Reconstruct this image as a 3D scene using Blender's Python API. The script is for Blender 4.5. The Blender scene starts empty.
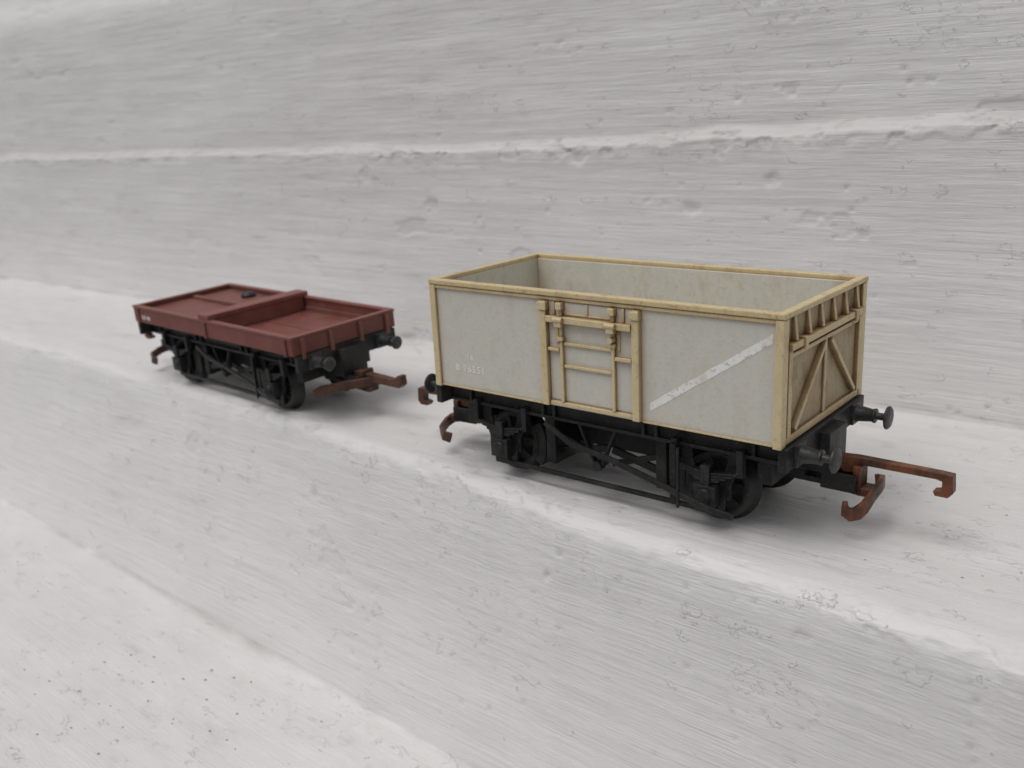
import bpy, math, random
import numpy as np
from mathutils import Vector, Matrix
random.seed(7); rng=np.random.RandomState(7)
scene=bpy.context.scene
COL=scene.collection

# ------------------------------------------------------------------ camera
CAM=np.array([8.6853,-13.881,6.6506]); YAW,PITCH,ROLL,FPX=-0.695,0.2852,-0.0523,957.958
f=np.array([math.sin(YAW)*math.cos(PITCH),math.cos(YAW)*math.cos(PITCH),-math.sin(PITCH)])
r0=np.array([math.cos(YAW),-math.sin(YAW),0]); u0=np.cross(r0,f)
c_,s_=math.cos(ROLL),math.sin(ROLL)
r=c_*r0+s_*u0; u=-s_*r0+c_*u0
def unproj(x,y,axis,val):
    d=f+r*(x-512)/FPX+u*(384-y)/FPX
    t=(val-CAM[axis])/d[axis]; return CAM+t*d
cd=bpy.data.cameras.new("camera"); cam=bpy.data.objects.new("camera",cd); COL.objects.link(cam)
cam.matrix_world=Matrix(((r[0],u[0],-f[0],CAM[0]),(r[1],u[1],-f[1],CAM[1]),(r[2],u[2],-f[2],CAM[2]),(0,0,0,1)))
cd.sensor_width=36; cd.lens=FPX*36/1024; cd.clip_start=0.05; cd.clip_end=2000
cd.dof.use_dof=True; cd.dof.focus_distance=15.0; cd.dof.aperture_fstop=0.34
scene.camera=cam

# ------------------------------------------------------------------ light
SUN_EL,SUN_AZ=math.radians(66),math.radians(208)   # azimuth measured from +y towards +x
w=bpy.data.worlds.new("World"); scene.world=w; w.use_nodes=True
nt=w.node_tree; bg=nt.nodes["Background"]
sky=nt.nodes.new("ShaderNodeTexSky"); sky.sky_type='NISHITA'; sky.sun_disc=False
sky.sun_elevation=SUN_EL; sky.sun_rotation=SUN_AZ; sky.dust_density=3.0; sky.air_density=1.0
hs=nt.nodes.new("ShaderNodeHueSaturation"); hs.inputs['Saturation'].default_value=0.10
nt.links.new(sky.outputs[0],hs.inputs['Color']); nt.links.new(hs.outputs[0],bg.inputs[0])
bg.inputs[1].default_value=0.100
sd=bpy.data.lights.new("sun",'SUN'); sd.energy=1.02; sd.angle=math.radians(38); sd.color=(1,.975,.955)
so=bpy.data.objects.new("sun",sd); COL.objects.link(so)
dirv=Vector((math.sin(SUN_AZ)*math.cos(SUN_EL),math.cos(SUN_AZ)*math.cos(SUN_EL),math.sin(SUN_EL)))
so.rotation_euler=dirv.to_track_quat('Z','Y').to_euler(); so.location=dirv*60
scene.view_settings.view_transform='Standard'; scene.view_settings.look='None'; scene.view_settings.exposure=0

# ------------------------------------------------------------------ node helpers
class M:
    def __init__(s,name):
        s.m=bpy.data.materials.new(name); s.m.use_nodes=True; s.t=s.m.node_tree
        s.b=s.t.nodes["Principled BSDF"]; s.tc=s.t.nodes.new("ShaderNodeTexCoord").outputs['Object']
    def n(s,k,**kw):
        x=s.t.nodes.new(k)
        for a,b in kw.items(): setattr(x,a,b)
        return x
    def put(s,sock,v):
        if isinstance(v,bpy.types.NodeSocket): s.t.links.new(v,sock)
        elif v is not None:
            try: sock.default_value=v
            except Exception: sock.default_value=(v,v,v)
    def map(s,scale=(1,1,1),loc=(0,0,0),rot=(0,0,0)):
        x=s.n("ShaderNodeMapping"); s.put(x.inputs[0],s.tc)
        x.inputs['Scale'].default_value=scale; x.inputs['Location'].default_value=loc; x.inputs['Rotation'].default_value=rot
        return x.outputs[0]
    def attr(s,name):
        x=s.n("ShaderNodeAttribute",attribute_name=name); return x.outputs['Fac']
    def noise(s,vec,scale,detail=4,rough=.55,dist=0):
        x=s.n("ShaderNodeTexNoise"); s.put(x.inputs['Vector'],vec)
        x.inputs['Scale'].default_value=scale; x.inputs['Detail'].default_value=detail
        x.inputs['Roughness'].default_value=rough; x.inputs['Distortion'].default_value=dist
        return x.outputs[0]
    def rng(s,v,a,b,c=0,d=1):
        x=s.n("ShaderNodeMapRange"); s.put(x.inputs[0],v)
        for i,k in enumerate((a,b,c,d)): x.inputs[i+1].default_value=k
        return x.outputs[0]
    def math(s,op,a,b=None,c=None):
        x=s.n("ShaderNodeMath",operation=op); s.put(x.inputs[0],a)
        if b is not None: s.put(x.inputs[1],b)
        if c is not None: s.put(x.inputs[2],c)
        return x.outputs[0]
    def mix(s,fac,a,b):
        x=s.n("ShaderNodeMix",data_type='RGBA'); s.put(x.inputs[0],fac)
        s.put(x.inputs[6],a if isinstance(a,bpy.types.NodeSocket) else (*a,1)); s.put(x.inputs[7],b if isinstance(b,bpy.types.NodeSocket) else (*b,1))
        return x.outputs[2]
    def ao(s,d):
        x=s.n("ShaderNodeAmbientOcclusion",samples=3); x.inputs['Distance'].default_value=d
        return x.outputs['AO']
    def bump(s,h,dist,strength=1,prev=None):
        x=s.n("ShaderNodeBump"); s.put(x.inputs['Height'],h); x.inputs['Distance'].default_value=dist; x.inputs['Strength'].default_value=strength
        if prev is not None: s.put(x.inputs['Normal'],prev)
        return x.outputs[0]
    def fin(s,col,rough,normal=None,metal=0,spec=.5):
        s.put(s.b.inputs['Base Color'],col if isinstance(col,bpy.types.NodeSocket) else (*col,1)); s.put(s.b.inputs['Roughness'],rough)
        if normal is not None: s.put(s.b.inputs['Normal'],normal)
        s.b.inputs['Metallic'].default_value=metal; s.b.inputs['Specular IOR Level'].default_value=spec
        return s.m

# painted stone ------------------------------------------------------
def stone():
    k=M("painted_stone")
    brush=k.noise(k.map((.30,7.0,7.0)),1.0,4,.60)
    fine=k.noise(k.map((1.2,34,34),(3,1,7)),1.0,2,.6)
    flake=k.noise(k.map((1,1.5,1.5),(9,2,4)),1.6,7,.60)
    flk=k.rng(flake,.635,.645)
    tint=k.attr("tint"); grime_shade=k.attr("grime_shade"); crk=k.attr("crackmask")
    crack=k.math('MULTIPLY',k.rng(k.math('ABSOLUTE',k.math('SUBTRACT',flake,.44)),0,.0030,1,0),crk)
    h=k.math('MULTIPLY_ADD',brush,.026,k.math('MULTIPLY_ADD',fine,.0095,k.math('MULTIPLY_ADD',flake,.014,k.math('MULTIPLY_ADD',crack,-.005,k.math('MULTIPLY',flk,.010)))))
    n=k.bump(h,1.0,.95)
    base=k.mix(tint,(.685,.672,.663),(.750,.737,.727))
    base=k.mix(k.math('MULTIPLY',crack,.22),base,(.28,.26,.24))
    base=k.mix(grime_shade,base,(.26,.242,.22))
    return k.fin(base,.5,n,0,.4)
STONE=stone()

# plastics -------------------------------------------------------------
def plastic(name,c1,c2,dirt,dirtamt=.5,rough=.45,aod=.12,speck=.6,spec=.45,bump=.006,lo=.50,hi=.70,blotch=.75):
    k=M(name)
    big=k.noise(k.map((1,1,.6),(3,2,1)),2.2,5,.66)
    small=k.noise(k.map((1,1,1),(8,8,1)),15,2,.6)
    col=k.mix(k.rng(big,.35,.62),c1,c2)
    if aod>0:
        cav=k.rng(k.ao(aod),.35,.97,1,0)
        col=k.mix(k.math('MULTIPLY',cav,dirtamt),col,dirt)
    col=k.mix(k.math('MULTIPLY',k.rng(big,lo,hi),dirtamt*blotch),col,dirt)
    if speck>0: col=k.mix(k.math('MULTIPLY',k.rng(small,.58,.68),dirtamt*speck),col,dirt)
    nn=k.bump(k.math('MULTIPLY_ADD',small,bump,k.math('MULTIPLY',big,.010)),1.0,.8)
    return k.fin(col,k.rng(big,.4,.7,rough,rough+.2),nn,0,spec)
GREY=plastic("grey_plastic",(.60,.58,.515),(.66,.64,.575),(.42,.31,.18),.45,.42,.26,.35)
INNER=plastic("inner_grey_plastic",(.57,.555,.48),(.65,.635,.56),(.38,.29,.17),.7,.45,.55,.35)
CREAM=plastic("yellowed_plastic",(.63,.51,.29),(.69,.57,.35),(.25,.12,.042),1.0,.38,.22,.25,lo=.53,hi=.80,bump=.002,blotch=.55)
RIM=plastic("grimy_rim_plastic",(.61,.475,.255),(.67,.545,.32),(.22,.10,.035),1.0,.38,.15,.35,lo=.50,hi=.74,bump=.002,blotch=.62)
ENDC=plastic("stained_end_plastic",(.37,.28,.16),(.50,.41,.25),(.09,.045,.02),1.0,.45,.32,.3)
RED=plastic("maroon_plastic",(.16,.045,.036),(.205,.058,.046),(.16,.10,.075),.6,.42,.15,.5)
REDRIM=plastic("maroon_rim_plastic",(.19,.058,.047),(.235,.075,.060),(.19,.12,.09),.6,.42,.1,.5)
BLACK=plastic("black_plastic",(.009,.0095,.010),(.016,.017,.017),(.10,.089,.075),.5,.45,0,.5,lo=.48,hi=.78,blotch=.6)
METAL=plastic("dark_wheel_metal",(.010,.011,.011),(.019,.019,.019),(.08,.07,.058),.5,.4,0)
BUFF=plastic("buffer_black",(.030,.031,.033),(.045,.046,.048),(.14,.12,.10),.5,.38,0)
RUST=plastic("rusty_coupling",(.20,.068,.025),(.11,.038,.018),(.03,.016,.011),.95,.45,.1,.3,bump=.014,lo=.47,hi=.58)
RUSTK=plastic("dark_brown_coupling",(.085,.038,.022),(.12,.05,.028),(.025,.015,.011),.8,.42,0,bump=.01)
RUSTD=plastic("dull_brown_coupling",(.135,.06,.038),(.08,.036,.025),(.04,.022,.015),.8,.48,.1,bump=.012)
WHITE=plastic("white_marking",(.84,.84,.80),(.88,.88,.85),(.58,.54,.46),1.0,.5,0,.9,lo=.50,hi=.66,blotch=.7)
MARK=plastic("worn_white_marking",(.84,.84,.80),(.90,.90,.87),(.64,.61,.54),1.0,.5,0,1.0,lo=.48,hi=.68,blotch=.8)

# ------------------------------------------------------------------ mesh builder
class B:
    def __init__(s): s.v=[]; s.f=[]; s.sm=[]
    def add(s,vs,fs,smooth=False):
        o=len(s.v); s.v+= [tuple(v) for v in vs]; s.f+=[tuple(i+o for i in q) for q in fs]; s.sm+=[smooth]*len(fs)
    def box(s,x0,x1,y0,y1,z0,z1):
        vs=[(x0,y0,z0),(x1,y0,z0),(x1,y1,z0),(x0,y1,z0),(x0,y0,z1),(x1,y0,z1),(x1,y1,z1),(x0,y1,z1)]
        s.add(vs,[(0,3,2,1),(4,5,6,7),(0,1,5,4),(1,2,6,5),(2,3,7,6),(3,0,4,7)]); return s
    def beam(s,p,q,w,h,up=(0,0,1)):
        p,q=Vector(p),Vector(q); d=(q-p).normalized(); up=Vector(up)
        sd=d.cross(up).normalized(); up=sd.cross(d).normalized()
        vs=[]
        for e in (p,q):
            for a,b in ((-1,-1),(1,-1),(1,1),(-1,1)): vs.append(e+sd*w/2*a+up*h/2*b)
        s.add(vs,[(0,1,2,3),(7,6,5,4),(0,4,5,1),(1,5,6,2),(2,6,7,3),(3,7,4,0)]); return s
    def strip(s,pts,w,h,up=(0,0,1)):
        P=[Vector(p) for p in pts]; up=Vector(up); vs=[];fs=[]
        for i,p in enumerate(P):
            d=(P[min(i+1,len(P)-1)]-P[max(i-1,0)]).normalized(); sd=d.cross(up).normalized(); uu=sd.cross(d).normalized()
            for a,b in ((-1,-1),(1,-1),(1,1),(-1,1)): vs.append(p+sd*w/2*a+uu*h/2*b)
        for i in range(len(P)-1):
            o=i*4
            for k in range(4): fs.append((o+k,o+4+k,o+4+(k+1)%4,o+(k+1)%4))
        o=(len(P)-1)*4; fs+=[(0,1,2,3),(o+3,o+2,o+1,o)]
        s.add(vs,fs); return s
    def lathe(s,axis_p,axis_d,prof,n=28,smooth=True):
        p=Vector(axis_p); d=Vector(axis_d).normalized(); a=d.orthogonal().normalized(); b=d.cross(a)
        vs=[];fs=[]
        for t,rr in prof:
            for i in range(n):
                th=2*math.pi*i/n; vs.append(p+d*t+(a*math.cos(th)+b*math.sin(th))*rr)
        for j in range(len(prof)-1):
            for i in range(n): fs.append((j*n+i,j*n+(i+1)%n,(j+1)*n+(i+1)%n,(j+1)*n+i))
        s.add(vs,fs,smooth)
        o=(len(prof)-1)*n
        s.add([vs[i] for i in range(n)],[tuple(range(n))[::-1]]); s.add([vs[o+i] for i in range(n)],[tuple(range(n))]); return s
    def prism(s,poly,y0,y1):
        n=len(poly); vs=[(x,y0,z) for x,z in poly]+[(x,y1,z) for x,z in poly]
        fs=[tuple(range(n)),tuple(range(2*n-1,n-1,-1))]+[(i,i+n,(i+1)%n+n,(i+1)%n) for i in range(n)]
        s.add(vs,fs); return s
    def obj(s,name,mat,parent=None,bevel=.014,label=None,loc=(0,0,0),rotz=0):
        me=bpy.data.meshes.new(name); me.from_pydata(s.v,[],s.f); me.update()
        import bmesh
        bm=bmesh.new(); bm.from_mesh(me); bmesh.ops.recalc_face_normals(bm,faces=bm.faces); bm.to_mesh(me); bm.free()
        me.polygons.foreach_set("use_smooth",s.sm); me.materials.append(mat)
        o=bpy.data.objects.new(name,me); COL.objects.link(o)
        if parent: o.parent=parent
        o.location=loc; o.rotation_euler=(0,0,rotz)
        if bevel:
            m=o.modifiers.new("bevel",'BEVEL'); m.width=bevel; m.segments=2; m.limit_method='ANGLE'; m.angle_limit=math.radians(40)
        if label: o["label"]=label
        return o
def empty(name,loc,rot,label,cat):
    o=bpy.data.objects.new(name,None); COL.objects.link(o); o.location=loc; o.rotation_euler=rot
    o["label"]=label; o["category"]=cat; o.empty_display_size=.5; return o
def dup(o,parent,loc=(0,0,0),rotz=0):
    c=o.copy(); c.parent=parent; c.location=loc; c.rotation_euler=(0,0,rotz); COL.objects.link(c); return c

# ------------------------------------------------------------------ chassis
def chassis(T,L,W,ztop,wb,coupmat,swung=False):
    E=L/2-.08; hw=wb/2; S=W/2-.38
    b=B()
    for sy in (-1,1):
        y=sy*S
        b.box(-E,E,min(y,y-sy*.10),max(y,y-sy*.10),ztop-.34,ztop-.01)
        yo=y+sy*.07
        b.box(-E,E,min(y-sy*.08,yo),max(y-sy*.08,yo),ztop-.06,ztop-.005)
        b.box(-E,E,min(y-sy*.08,yo),max(y-sy*.08,yo),ztop-.37,ztop-.31)
        for x in (-E+.5,-hw*.55,-.9,.9,hw*.55,E-.5):
            b.box(x-.03,x+.03,min(y,yo),max(y,yo),ztop-.32,ztop-.06)
    b.box(-E+.02,E-.02,-S,S,ztop-.12,ztop-.02)  # black slab added below the body to block light
    for sx in (-1,1):
        x=sx*E; b.box(min(x,x+sx*.13),max(x,x+sx*.13),-W/2+.06,W/2-.06,ztop-.38,ztop-.012)
        b.box(sx*E-.3,sx*E+.3,-.35,.35,ztop-.75,ztop-.1)
        b.box(sx*(hw+.86)-.12,sx*(hw+.86)+.12,-S+.1,S-.1,ztop-.8,ztop-.3)
        b.box(sx*(hw-.95)-.10,sx*(hw-.95)+.10,-S+.12,S-.12,.42,ztop-.3)
    b.box(-hw+.9,hw-.9,-.35,.35,.62,ztop-.11)  # plain black blocks added to make the underframe darker
    und=b.obj("underframe",BLACK,T)
    g=B()
    zt=ztop-.3; zc=.66
    g.prism([(-.62,zt),(-.40,zt),(-.17,zc+.16),(-.15,.36),(.15,.36),(.17,zc+.16),(.40,zt),(.62,zt),(.30,zc),(.24,.26),(-.24,.26),(-.30,zc)],-.03,.03)
    g.prism([(-.19,zc+.16),(.19,zc+.16),(.17,zc-.15),(-.17,zc-.15)],-.12,.025)
    g.box(-.19,.19,-.21,-.02,zc-.21,zc+.14)
    g.lathe((0,-.25,zc-.03),(0,1,0),[(0,.10),(.06,.13)],16)
    for i,hl in enumerate((.22,.33,.44,.55)):
        g.prism([(-hl,zc+.20+i*.045+.03*(hl/.43)**2),(0,zc+.16+i*.045),(hl,zc+.20+i*.045+.03*(hl/.43)**2),(hl,zc+.238+i*.045+.03*(hl/.43)**2),(0,zc+.20+i*.045),(-hl,zc+.238+i*.045+.03*(hl/.43)**2)],-.15,-.035)
    g.box(-.08,.08,-.19,-.01,zc+.13,zc+.46)
    for sx in (-1,1):
        g.box(sx*.56-.05,sx*.56+.05,-.15,0,zc+.36,zt+.06)
        g.box(sx*.33-.03,sx*.33+.03,-.02,.05,zc-.1,zt+.03)
    ag=g.obj("axle_guard",BLACK,und,.010,loc=(hw,-S,0))
    dup(ag,und,(-hw,-S,0)); dup(ag,und,(hw,S,0),math.pi); dup(ag,und,(-hw,S,0),math.pi)
    wbm=B()
    wbm.lathe((0,0,0),(0,1,0),[(-.155,.06),(-.155,.13),(-.11,.16),(-.10,.44),(-.15,.47),(-.155,.545),(-.13,.57),(.06,.59),(.075,.65),(.105,.66),(.125,.65),(.125,.50),(.07,.46),(.07,.15),(.12,.12),(.12,.05)],40)
    for i in range(8):      # spokes standing proud of the recessed wheel centre
        a=i*math.pi/4+.2
        wbm.beam((.14*math.cos(a),-.115,.14*math.sin(a)),(.46*math.cos(a),-.125,.46*math.sin(a)),.04,.07,(0,1,0))
    ax=B().lathe((0,-S+.05,0),(0,1,0),[(0,.05),(2*S-.1,.05)],12).obj("axle",METAL,T,0,loc=(hw,0,.66))
    wh=wbm.obj("wheel",METAL,ax,0,loc=(0,-.86,0)); dup(wh,ax,(0,.86,0),math.pi)
    ax2=dup(ax,T,(-hw,0,.66)); dup(wh,ax2,(0,-.86,0)); dup(wh,ax2,(0,.86,0),math.pi)
    for sy in (-1,1):
        k=B(); y=-S-.03
        k.beam((-.38,y,ztop-.32),(-.02,y,.58),.05,.10,(0,1,0)); k.beam((.38,y,ztop-.32),(.02,y,.58),.05,.10,(0,1,0))
        k.lathe((0,y-.08,.66),(0,1,0),[(0,.09),(.16,.09)],14)
        yi=-.9
        for sx in (-1,1):
            k.beam((sx*.05,yi,.84),(sx*(hw-.72),yi,.55),.07,.13)
            k.beam((sx*.05,yi,.58),(sx*(hw-.72),yi,1.02),.07,.10)
            pts=[(sx*(hw-.66*math.cos(a)),yi,.68+.66*math.sin(a)) for a in np.linspace(-.6,.6,7)]
            k.strip(pts,.18,.2,(0,1,0))
            k.beam((sx*(hw-.76),yi,.85),(sx*(hw-.82),yi,ztop-.1),.12,.14,(0,1,0))
            k.box(sx*(hw-.86)-.09,sx*(hw-.86)+.09,yi-.02,yi+.14,.38,1.0)
        k.box(-hw+.1,hw-.1,y-.02,y+.04,.28,.36)
        k.strip([(-1.05,y-.10,ztop-.42),(-.5,y-.12,1.0),(.3,y-.14,.88),(1.3,y-.18,.66),(hw+.1,y-.28,.48),(hw+.55,y-.28,.44)],.05,.10,(0,0,1))
        k.beam((hw-.56,y-.14,ztop-.33),(hw-.56,y-.14,.36),.11,.045,(0,1,0))
        k.beam((hw-.42,y-.24,ztop-.33),(hw-.42,y-.24,.36),.05,.04,(0,1,0))
        k.obj("brake_gear",BLACK,T,.008,rotz=0 if sy<0 else math.pi)
    bb=B()
    hr=.155 if swung else .19
    bb.box(-.02,.05,-.17,.17,-.17,.17)
    bb.lathe((0,0,0),(1,0,0),[(.04,.145),(.10,.13),(.30,.105),(.33,.12),(.36,.12),(.36,.06),(.50,.06),(.515,hr-.04),(.53,hr),(.56,hr),(.585,hr-.03),(.595,.08)],26)
    by=W/2-.50; bz=ztop-.20
    bu=bb.obj("buffer",BUFF,T,.006,loc=(E+.13,-by,bz))
    dup(bu,T,(E+.13,by,bz)); dup(bu,T,(-E-.13,-by,bz),math.pi); dup(bu,T,(-E-.13,by,bz),math.pi)
    c=B(); x0=L/2
    c.box(x0-.75,x0+.62,-.20,.20,.70,.80)
    c.box(x0-.75,x0-.2,-.3,.3,.80,1.05)
    c.box(x0+.05,x0+.60,-.24,-.19,.66,.95); c.box(x0+.05,x0+.60,.19,.24,.66,.95)
    def barpts(kind):
        if kind: return [(x0-.02,-1.02,.68),(x0+.08,-.92,.76),(x0+.40,-.56,.81),(x0+.75,-.12,.84),(x0+1.0,.2,.86)]
        return [(x0+.50,-.38,.53),(x0+.54,-.47,.46),(x0+.64,-.52,.44),(x0+.74,-.50,.48),(x0+.81,-.40,.56),(x0+.83,-.20,.64),(x0+.83,0,.68),(x0+.82,.24,.69),(x0+.78,.46,.67),(x0+.66,.56,.63)]
    def couple(parent,kind,m1,m2,loc=(0,0,0),rotz=0):
        plate=c.obj("coupling",m1,parent,.012,loc=loc,rotz=rotz)
        h=B()
        if kind==1: h.strip(barpts(1),.10,.20,(0,0,1))
        elif kind==0: h.strip(barpts(0),.08,.21,(0,0,1))
        else: h.strip([(x0+.40,-.52,.50),(x0+.58,-.56,.46),(x0+.72,-.48,.52),(x0+.80,-.2,.60),(x0+.81,0,.62),(x0+.80,.2,.60),(x0+.72,.50,.54),(x0+.58,.60,.46),(x0+.44,.56,.42)],.08,.20,(0,0,1))
        h.box(x0+.58,x0+.80,-.14,.14,.60,.74)
        h.box(x0+.52,x0+.64,-.17,.17,.62,1.08)
        h.obj("bumper_bar",m2,plate,.016)
        a=B()
        if kind==1:
            z=1.0
            a.prism([(x0+.25,z-.14),(x0+.25,z+.02),(x0+1.5,z-.0),(x0+1.66,z+.04),(x0+1.74,z+.12),(x0+1.84,z+.12),(x0+1.86,z-.08),(x0+1.76,z-.16),(x0+1.50,z-.16),(x0+.6,z-.17)],-.09,.09)
        else:
            z=1.13; q=0 if kind==0 else -.32
            a.prism([(x0+.25,z-.11),(x0+.25,z+.05),(x0+.55,z+.07),(x0+1.75+q,z+.06),(x0+1.93+q,z+.05),(x0+1.95+q,z-.22),(x0+1.88+q,z-.30),(x0+1.70+q,z-.30),(x0+1.67+q,z-.23),(x0+1.79+q,z-.20),(x0+1.79+q,z-.06),(x0+1.70+q,z-.04),(x0+.6,z-.04),(x0+.5,z-.18),(x0+.35,z-.20)],-.085,.085)
        a.obj("coupling_hook",m2,plate,.009)
    couple(T,1 if swung else 0,BLACK,coupmat)
    couple(T,2,BLACK,RUSTK,(0,0,-.08),math.pi+.09)
    return und

# ------------------------------------------------------------------ grey mineral wagon
T1=empty("toy_railway_wagon",(0,0,0),(0,0,0),"grey and cream open toy wagon on a white painted ledge","toy train wagon")
L1,W1,ZB,ZT=6.8,3.23,1.70,3.68
HX,HY=L1/2-.06,W1/2-.06; TH=.10
b=B()
b.box(-HX,HX,-HY,-HY+TH,ZB,ZT-.08); b.box(-HX,HX,HY-TH,HY,ZB,ZT-.08)
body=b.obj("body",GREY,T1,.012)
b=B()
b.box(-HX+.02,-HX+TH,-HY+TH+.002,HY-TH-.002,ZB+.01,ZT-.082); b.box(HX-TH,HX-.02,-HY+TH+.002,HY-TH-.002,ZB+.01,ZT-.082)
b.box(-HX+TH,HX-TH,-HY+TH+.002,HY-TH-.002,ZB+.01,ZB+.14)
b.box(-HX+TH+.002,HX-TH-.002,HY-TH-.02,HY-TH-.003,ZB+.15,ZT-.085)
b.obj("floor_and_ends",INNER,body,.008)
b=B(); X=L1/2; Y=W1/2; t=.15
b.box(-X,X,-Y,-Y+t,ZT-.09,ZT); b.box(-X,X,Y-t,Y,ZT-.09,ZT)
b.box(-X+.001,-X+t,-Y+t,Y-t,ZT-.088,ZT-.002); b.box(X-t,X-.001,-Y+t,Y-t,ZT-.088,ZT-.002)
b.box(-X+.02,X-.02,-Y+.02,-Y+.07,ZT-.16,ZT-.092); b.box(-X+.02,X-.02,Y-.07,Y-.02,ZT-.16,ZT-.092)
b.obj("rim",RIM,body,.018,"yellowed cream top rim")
for sx in (-1,1):
    for sy in (-1,1):
        b=B(); ya,yb=sorted((sy*(Y-.005),sy*(HY-.12))); xa,xb=sorted((sx*(X-.012),sx*(X-.15)))
        b.box(xa,xb,ya,yb,ZB-.02,ZT-.095)
        b.obj("corner_post",CREAM,body,.018)
for sy in (-1,1):
    ya,yb=sorted((sy*HY,sy*(HY+.022)))
    B().box(-X+.155,-.87 if sy<0 else -1.07,ya,yb,ZB,ZB+.035).obj("bottom_angle",CREAM,body,.008)
    B().box(1.07 if sy<0 else .87,X-.155,ya,yb,ZB,ZB+.035).obj("bottom_angle",CREAM,body,.008)
B().box(-.715,.915,-HY-.012,-HY+.01,ZB+.13,ZT-.18).obj("door_panel",GREY,body,.004)
def side_door():
    b=B(); y=-HY
    def bx(x0,x1,z0,z1,d): b.box(x0,x1,y-d,y+.02,z0,z1)
    bx(-.855,-.725,ZB+.02,ZT-.17,.10); bx(.925,1.055,ZB+.02,ZT-.17,.10)
    bx(-.88,-.70,ZT-.32,ZT-.18,.125); bx(.90,1.07,ZT-.32,ZT-.18,.125)
    bx(-.72,.92,3.17,3.28,.12)
    bx(-.72,.92,ZB+.03,ZB+.11,.055)
    bx(-.48,-.41,3.28,ZT-.17,.085); bx(.53,.60,3.28,ZT-.17,.085)
    bx(.03,.08,3.30,ZT-.17,.035); bx(-.405,.525,3.29,3.33,.03)
    bx(-.62,-.57,3.28,ZT-.17,.045); bx(.72,.77,3.28,ZT-.17,.045)
    bx(-.475,-.415,ZB+.11,3.165,.075); bx(.535,.595,ZB+.11,3.165,.075)
    bx(-.41,.53,2.79,2.85,.055); bx(-.41,.53,2.41,2.47,.055)
    bx(-.58,-.50,2.82,3.16,.04); bx(.62,.68,2.82,3.16,.04)
    bx(-.715,-.48,2.68,2.74,.085); bx(.60,.915,2.66,2.73,.085)
    for x in (-.445,.565):
        b.box(x-.07,x+.07,y-.165,y-.05,3.11,3.22); b.box(x-.06,x+.06,y-.13,y,ZT-.29,ZT-.17)
        b.lathe((x-.09,y-.14,3.235),(1,0,0),[(0,.045),(.18,.045)],12)
        b.box(x-.055,x+.055,y-.11,y,2.87,2.94)
    b.lathe((.565,y-.16,3.0),(0,1,0),[(0,.045),(.15,.05)],12)
    return b
d1=side_door().obj("side_door",CREAM,body,.016,"cream ribbed side door")
dup(d1,body,(0,0,0),math.pi)
for rz in (0,math.pi):
    y=-HY-.004; p0=Vector((1.20,y,1.98)); p1=Vector((3.20,y,3.30)); n=Vector((-.55,0,.835)).normalized()*.085
    N=26; lo=[];hi=[]
    for i in range(N+1):       # hand-painted edges wander slightly
        t_=i/N; c0=p0.lerp(p1,t_); jl=random.uniform(-.008,.008); jh=random.uniform(-.008,.008)
        a_=c0-n+Vector((0,0,jl)); b_=c0+n+Vector((0,0,jh)); a_.x=b_.x=1.2+2.0*t_
        lo.append(a_); hi.append(b_)
    vs=lo+hi; k2=N+1
    vs2=[v+Vector((0,.006,0)) for v in vs]; M2=len(vs)
    fs=[(i,i+1,k2+i+1,k2+i) for i in range(N)]+[(M2+k2+i,M2+k2+i+1,M2+i+1,M2+i) for i in range(N)]
    fs+=[(i+1,i,M2+i,M2+i+1) for i in range(N)]+[(k2+i,k2+i+1,M2+k2+i+1,M2+k2+i) for i in range(N)]
    fs+=[(0,k2,M2+k2,M2),(N,M2+N,M2+k2+N,k2+N)]
    me=B(); me.add(vs+vs2,fs); me.obj("diagonal_stripe",WHITE,body,0,rotz=rz)
def text(body_txt,size,loc,parent,mat,name="lettering",off=.0035):
    cu=bpy.data.curves.new("t",'FONT'); cu.body=body_txt; cu.size=size; cu.extrude=.001; cu.offset=off; cu.space_character=1.22
    to=bpy.data.objects.new("t",cu); COL.objects.link(to); bpy.context.view_layer.update()
    me=bpy.data.meshes.new_from_object(to.evaluated_get(bpy.context.evaluated_depsgraph_get()))
    bpy.data.objects.remove(to)
    o=bpy.data.objects.new(name,me); me.materials.clear(); me.materials.append(mat); COL.objects.link(o)
    o.parent=parent; o.location=loc; o.rotation_euler=(math.pi/2,0,0); return o
text("16",.14,(-2.62,-HY-.004,2.26),body,MARK,off=.003)
text("B 76551",.175,(-2.90,-HY-.004,2.03),body,MARK,off=.003)
def end_door():
    b=B(); x=HX-.02
    def bx(y0,y1,z0,z1,d): b.box(x-.02,x+d,y0,y1,z0,z1)
    yl=HY-.13
    bx(-yl,yl,3.12,3.22,.13)
    bx(-yl,yl,ZB,ZB+.12,.06)
    for y in (-1.2,-.72,-.24,.24,.72,1.2):
        vs=[(x-.01,y-.04,3.22),(x+.10,y-.04,3.22),(x+.05,y-.04,ZT-.09),(x-.01,y-.04,ZT-.09)]
        vs+= [(v[0],y+.04,v[2]) for v in vs]
        b.add(vs,[(0,1,2,3),(7,6,5,4),(0,4,5,1),(1,5,6,2),(2,6,7,3),(3,7,4,0)])
    bx(-yl,-yl+.12,ZB+.12,3.12,.08); bx(yl-.12,yl,ZB+.12,3.12,.08)
    bx(-yl+.12,yl-.12,2.98,3.05,.06)
    bx(-.045,.045,ZB+.12,2.98,.05)
    for s in (-1,1):
        b.beam((x+.025,s*1.18,ZB+.18),(x+.025,s*.11,2.96),.075,.15,(1,0,0))
        b.box(x-.01,x+.16,s*1.0-.05,s*1.0+.05,3.07,3.25)
    return b
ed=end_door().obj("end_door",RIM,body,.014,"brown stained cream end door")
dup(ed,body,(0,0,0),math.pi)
b=B()
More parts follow.
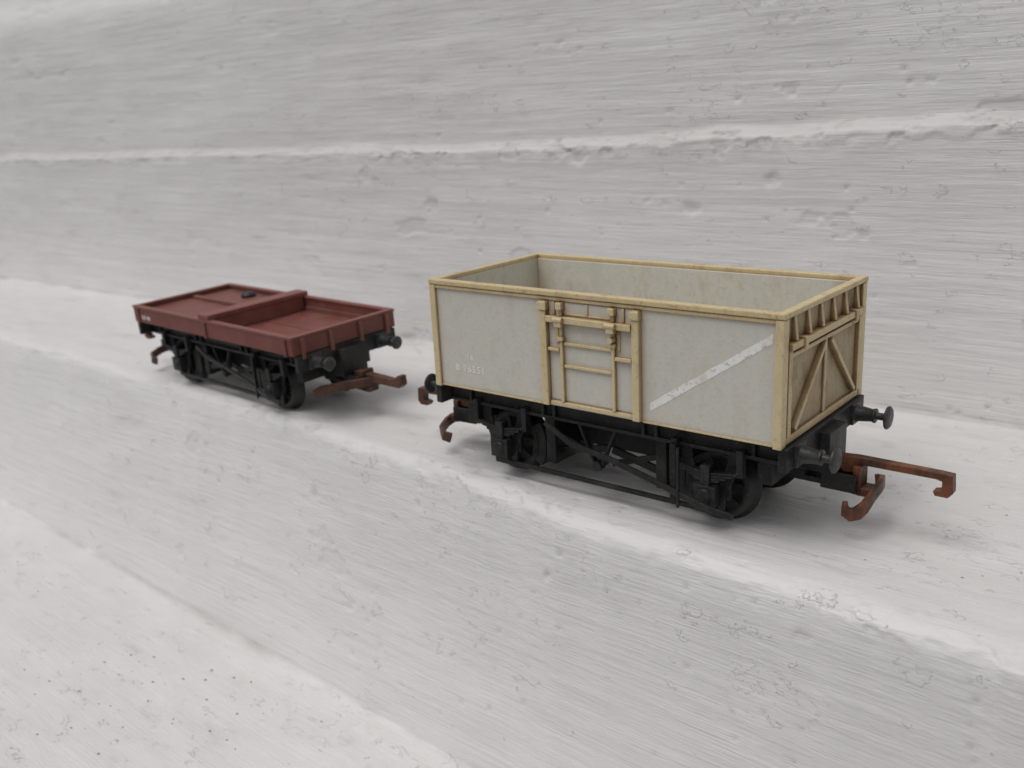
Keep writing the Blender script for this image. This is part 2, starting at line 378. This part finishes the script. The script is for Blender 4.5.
b.box(HX-.019,HX-.006,-HY+.13,HY-.13,ZB+.02,ZT-.105); b.obj("end_panel",ENDC,body,0,"brown stained end panel")
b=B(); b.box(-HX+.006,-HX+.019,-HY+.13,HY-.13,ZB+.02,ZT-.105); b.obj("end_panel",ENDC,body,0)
chassis(T1,L1,W1,ZB,4.15,RUST)

# ------------------------------------------------------------------ maroon flat wagon
T2=empty("toy_railway_wagon",(-11.26,.29,0),(math.radians(2.0),0,-.06),"low maroon toy wagon with black chassis on a white ledge","toy train wagon")
L2,W2,zb,zt=7.1,2.92,1.66,2.07
X,Y=L2/2,W2/2
b=B()
b.box(-X,X,-Y,-Y+.10,zb,zt-.04); b.box(-X,X,Y-.10,Y,zb,zt-.04)
b.box(-X+.001,-X+.10,-Y+.10,Y-.10,zb+.001,zt-.041); b.box(X-.10,X-.001,-Y+.10,Y-.10,zb+.001,zt-.041)
b.box(-X+.1,X-.1,-Y+.10,Y-.10,zb,zb+.06)
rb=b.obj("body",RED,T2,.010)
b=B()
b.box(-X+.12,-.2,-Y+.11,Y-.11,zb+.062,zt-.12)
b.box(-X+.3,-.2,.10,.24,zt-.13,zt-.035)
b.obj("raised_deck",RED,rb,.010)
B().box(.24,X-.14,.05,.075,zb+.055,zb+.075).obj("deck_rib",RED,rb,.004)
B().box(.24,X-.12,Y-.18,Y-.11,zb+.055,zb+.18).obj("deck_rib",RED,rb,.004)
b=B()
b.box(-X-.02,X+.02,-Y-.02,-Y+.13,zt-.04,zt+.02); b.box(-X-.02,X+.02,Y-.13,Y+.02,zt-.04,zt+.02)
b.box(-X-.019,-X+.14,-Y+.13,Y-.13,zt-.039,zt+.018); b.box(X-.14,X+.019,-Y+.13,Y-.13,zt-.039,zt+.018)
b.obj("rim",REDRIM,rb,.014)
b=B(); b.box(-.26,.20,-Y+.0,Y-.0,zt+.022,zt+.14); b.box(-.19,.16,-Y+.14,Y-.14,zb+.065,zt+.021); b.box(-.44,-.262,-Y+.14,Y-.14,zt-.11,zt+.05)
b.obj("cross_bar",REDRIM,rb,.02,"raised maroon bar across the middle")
for sy in (-1,1):
    for x in (-3.3,0,3.3):
        ya,yb=sorted((sy*Y,sy*(Y+.035))); B().box(x-.05,x+.05,ya,yb,zb-.02,zt-.045).obj("strap",RED,rb,.008)
for sx in (-1,1):
    for y in (-1.2,-.42,.42,1.2):
        xa,xb=sorted((sx*X,sx*(X+.06))); B().box(xa,xb,y-.05,y+.05,zb-.10,zt-.045).obj("end_post",REDRIM,rb,.008)
b=B(); b.lathe((-1.9,1.0,zt-.11),(0,0,1),[(0,.20),(.06,.20),(.12,.12)],16); b.obj("peg",BLACK,rb,.01)
text("DB 98",.14,(-3.15,-Y-.004,1.76),rb,MARK)
chassis(T2,L2,W2,zb,4.2,RUSTD,True)

# ------------------------------------------------------------------ painted stone steps
def vnoise(x,y,z,seed=0):
    x,y,z=np.broadcast_arrays(x,y,z)
    xi,yi,zi=np.floor(x).astype(np.int64),np.floor(y).astype(np.int64),np.floor(z).astype(np.int64)
    fx,fy,fz=x-xi,y-yi,z-zi
    fx,fy,fz=[q*q*q*(q*(q*6-15)+10) for q in (fx,fy,fz)]
    def h(a,b,c):
        n=(a*73856093)^(b*19349663)^(c*83492791)^(seed*2654435761)
        n=(n^(n>>13))*1274126177 & 0x7fffffff
        n=(n^(n>>16))*374761393 & 0x7fffffff
        return ((n>>7)&0xffff)/32767.5-1
    o=0
    for dx in (0,1):
        for dy in (0,1):
            for dz in (0,1):
                o=o+h(xi+dx,yi+dy,zi+dz)*(fx if dx else 1-fx)*(fy if dy else 1-fy)*(fz if dz else 1-fz)
    return o
def fbm(x,y,z,oct=4,seed=0):
    a=1;o=0
    for i in range(oct):
        o=o+a*vnoise(x*2**i+i*17.3,y*2**i+i*5.1,z*2**i,seed+i); a*=.5
    return o
xs=np.concatenate([np.arange(-110,-40,.8),np.arange(-40,-14,.16),np.arange(-14,13,.045),np.arange(13,45,.4)])
nx=len(xs)
ye=np.interp(xs,[-60,-25,-14,-8.6,-2,3,7,20],[-.3,-.55,-.95,-1.15,-1.9,-2.3,-2.7,-3.2])
ye=ye+.07*fbm(xs*.5,xs*0,xs*0,4,5)
yw=6.0+.02*xs+.05*fbm(xs*.35,xs*0,xs*0,3,9)
zl=np.clip(-5.5-.03*(xs+2.5),-6.4,-4.6)
ztp=np.interp(xs,[-60,-37,-6,4.6,20],[5.2,5.36,5.50,5.86,6.05])+.03*fbm(xs*.6,xs*0+4,xs*0,4,3)
yb=np.full(nx,-2.75)-.02*xs.clip(-30,10)+.03*fbm(xs*.6,xs*0+9,xs*0,3,13)
one=np.ones(nx)
zt2=unproj(0,30,1,7.3)[2]
ctrl=[(-24*one,zl-12),(-19.5*one,zl-11.9),(-19.2*one,zl-6),(-11.2*one,zl-5.9),(-10.9*one,zl),(yb,zl),(ye,0*one),(yw,.02*one),(yw+.22,ztp),(yw+.52,ztp+.18),(yw+.85,zt2+.0*xs),(yw+1.7,zt2+.9+0*xs),(yw+2.2,zt2+7+0*xs),(yw+12,zt2+7.2+0*xs),(yw+12.4,zt2+18+0*xs),(yw+30,zt2+18.2+0*xs)]
ns=[8,20,30,40,110,100,145,115,10,100,20,40,20,30,10]
PY,PZ=[],[]
for i,n in enumerate(ns):
    for k in range(n):
        t=k/n; PY.append(ctrl[i][0]*(1-t)+ctrl[i+1][0]*t); PZ.append(ctrl[i][1]*(1-t)+ctrl[i+1][1]*t)
PY.append(ctrl[-1][0]);PZ.append(ctrl[-1][1])
PY=np.array(PY);PZ=np.array(PZ)
def smooth(A,sig):
    k=np.arange(-int(3*sig),int(3*sig)+1); g=np.exp(-k*k/(2*sig*sig)); g/=g.sum()
    P=np.pad(A,((len(k)//2,)*2,(0,0)),mode='edge'); return sum(g[j]*P[j:j+A.shape[0]] for j in range(len(k)))
cs=np.cumsum([0]+ns)
SY,SZ=smooth(PY,1.0),smooth(PZ,1.0); SY2,SZ2=smooth(PY,3.6),smooth(PZ,3.6); SY3,SZ3=smooth(PY,9),smooth(PZ,9)
idx=np.arange(PY.shape[0])[:,None]
wl=np.clip(np.exp(-((idx-cs[6])/11.)**2)+.7*np.exp(-((idx-cs[9])/7.)**2),0,1)
SY=SY*(1-wl)+SY2*wl; SZ=SZ*(1-wl)+SZ2*wl
wl=1/(1+np.exp(-(idx-cs[10]+18)/3.)); SY=SY*(1-wl)+SY3*wl; SZ=SZ*(1-wl)+SZ3*wl
ty=np.gradient(SY,axis=0); tz=np.gradient(SZ,axis=0); l=np.hypot(ty,tz)+1e-9
ny_,nz_=-tz/l,ty/l
XX=np.broadcast_to(xs,SY.shape)
big=fbm(XX*.2,SY*.35,SZ*.35,3,21); med=fbm(XX*.55,SY*1.2,SZ*1.2,5,33)
tread=((idx>cs[6]+8)&(idx<cs[7]))*1.0+((idx>cs[8])&(idx<cs[9]))*.6
flat=smooth(tread*np.ones_like(SY),3)
lowtread=smooth(((idx>cs[4])&(idx<cs[5]-2))*np.ones_like(SY),2)
D=.045*big*(1-.85*flat)+.010*med
strk=fbm(XX*.22,SY*3.4,SZ*3.4,3,77); D+=.007*strk
pl=fbm(XX*.7,SY*1.5,SZ*1.5,5,91); plate=1/(1+np.exp(-(pl-.95)*90)); D-=.022*plate
edge=sum(a*np.exp(-((idx-cs[c]-o_)/wd)**2) for c,a,o_,wd in ((4,1,0,5.),(6,.75,0,5.),(8,.75,1,6.)))
en=fbm(XX*1.3,SY*2.4,SZ*2.4,5,41); D+=edge*.04*en
chip=1/(1+np.exp(-(en-.52)*60)); D-=edge*.075*chip
fl=fbm(XX*2.2,SY*3.4,SZ*3.4,3,141); D-=edge*.03/(1+np.exp(-(fl-.4)*50))
pits=[(672,98,1,7.1,.24,.2),(698,96,1,7.1,.20,.18),(240,590,1,-2.6,.30,.16),(380,550,1,-2.3,.14,.08),(612,515,1,-2.2,.14,.1),(312,495,1,-1.7,.16,.08),(110,480,1,-2.2,.2,.08),(770,182,1,6.1,.22,.09),(430,205,1,5.9,.22,.08),(690,208,1,6.1,.2,.08),(860,235,1,6.1,.15,.06),(575,155,1,6.0,.3,.1),(650,560,1,-2.3,.16,.08)]
pitmask=0*XX
rough=fbm(XX*3.5,SY*5,SZ*5,3,201)
for (px,py,axn,val,rad,dep) in pits:
    P=unproj(px,py,axn,val); q=((XX-P[0])/1.3)**2+(SY-P[1])**2+(SZ-P[2])**2
    gq=1/(1+np.exp((np.sqrt(q)/rad-.75+.25*rough)*9)); D-=dep*.5*gq; pitmask=pitmask+.7*gq
for _ in range(300):
    jx=rng.randint(300,nx-200); jp=rng.randint(cs[4],cs[9]+20); rad=rng.uniform(.03,.065)
    cx,cy,cz=xs[jx],SY[jp,jx],SZ[jp,jx]
    sl=(slice(max(jp-12,0),jp+12),slice(max(jx-14,0),jx+14))
    q=((XX[sl]-cx)/1.3)**2+(SY[sl]-cy)**2+(SZ[sl]-cz)**2; gq=np.exp(-q/(rad*rad*.6))
    D[sl]-=rad*.6*gq; pitmask[sl]+=gq*.6
SY=SY+ny_*D; SZ=SZ+nz_*D
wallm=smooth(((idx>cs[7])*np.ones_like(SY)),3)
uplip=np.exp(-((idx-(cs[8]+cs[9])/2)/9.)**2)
tint=np.clip(.45+.22*fbm(XX*.3,SY*.8,SZ*.8,4,55)+.06*strk+.10*lowtread+.35*wallm-.2*flat-.4*uplip,0,1)  # random tone, plus painted light on lower tread and shade on upper lip
crackmask=np.clip((fbm(XX*.35,SY*.6,SZ*.6,3,301)-.35)*3,0,1)*1.0
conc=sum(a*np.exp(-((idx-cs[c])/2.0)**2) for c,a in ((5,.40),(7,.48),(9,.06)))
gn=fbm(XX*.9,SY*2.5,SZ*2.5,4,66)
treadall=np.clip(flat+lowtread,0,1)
grime_shade=np.clip(conc*(.6+.6*gn)+.22*pitmask+.20*chip*edge+.05*plate+.24*uplip+treadall*np.clip(.06+.05*gn,0,.13),0,.6)  # corner grime, darker pits and chips; upper lip term is shade painted in
P=unproj(105,705,2,-5.6); q=(XX-P[0])**2+(SY-P[1])**2+((SZ-P[2])*2)**2
grime_shade=np.clip(grime_shade+.42*np.exp(-q/.20)*(1+.6*gn)+np.clip((gn-1.0)*.6,0,.12),0,.6)
npf=SY.shape[0]
co=np.stack([XX,SY,SZ],-1).reshape(-1,3)
i,j=np.meshgrid(np.arange(npf-1),np.arange(nx-1),indexing='ij')
a=(i*nx+j).ravel(); q=np.stack([a,a+1,a+nx+1,a+nx],-1)
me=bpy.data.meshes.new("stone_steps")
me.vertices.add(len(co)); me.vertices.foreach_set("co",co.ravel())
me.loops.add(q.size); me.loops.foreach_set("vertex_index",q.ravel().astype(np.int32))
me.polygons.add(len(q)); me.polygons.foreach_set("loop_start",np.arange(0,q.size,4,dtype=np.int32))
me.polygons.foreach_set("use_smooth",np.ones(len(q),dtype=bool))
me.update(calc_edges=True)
for nm,A in (("tint",tint),("grime_shade",grime_shade),("crackmask",crackmask)):
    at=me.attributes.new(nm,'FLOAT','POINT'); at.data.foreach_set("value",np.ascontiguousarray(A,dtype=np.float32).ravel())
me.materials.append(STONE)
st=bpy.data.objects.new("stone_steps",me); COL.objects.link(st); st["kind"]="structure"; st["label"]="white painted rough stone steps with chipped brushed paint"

# ------------------------------------------------------------------ loose grit
def surfz(x,y):
    c=np.argmin(abs(xs-x)); col=SY[:,c]
    rr=list(range(cs[4],cs[5]) if y<-2.8 else range(cs[6]+6,cs[7])); k=rr[int(np.argmin(abs(col[rr]-y)))]; return SZ[k,c]
g=B()
def grit(x,y,s):
    z=surfz(x,y); n=6; th0=random.random()*6
    vs=[(x+s*random.uniform(.6,1.2)*math.cos(th0+i*math.pi*2/n)*1.3,y+s*random.uniform(.6,1.2)*math.sin(th0+i*math.pi*2/n),z+.004) for i in range(n)]
    vs.append((x,y,z+s*.55)); g.add(vs,[(i,(i+1)%n,n) for i in range(n)])
clus=[(75,655),(110,690),(60,560),(200,720),(150,610),(30,740)]
for _ in range(110):
    cx,cy=random.choice(clus)
    P=unproj(cx+random.gauss(0,38),cy+random.gauss(0,26),2,-5.5)
    if P[1]<-3.1 and P[1]>-10.5 : grit(P[0],P[1],random.choice((.012,.016,.022,.03)))
for _ in range(40):
    x=random.uniform(-7,7); y=random.uniform(-1.2,4.8); grit(x,y,random.choice((.010,.014,.018)))
GR=plastic("grit",(.22,.20,.11),(.34,.31,.20),(.15,.14,.07),.5,.8,0)
o=g.obj("loose_grit",GR,None,0); o["kind"]="stuff"; o["label"]="tiny brown crumbs of grit and moss on the steps"
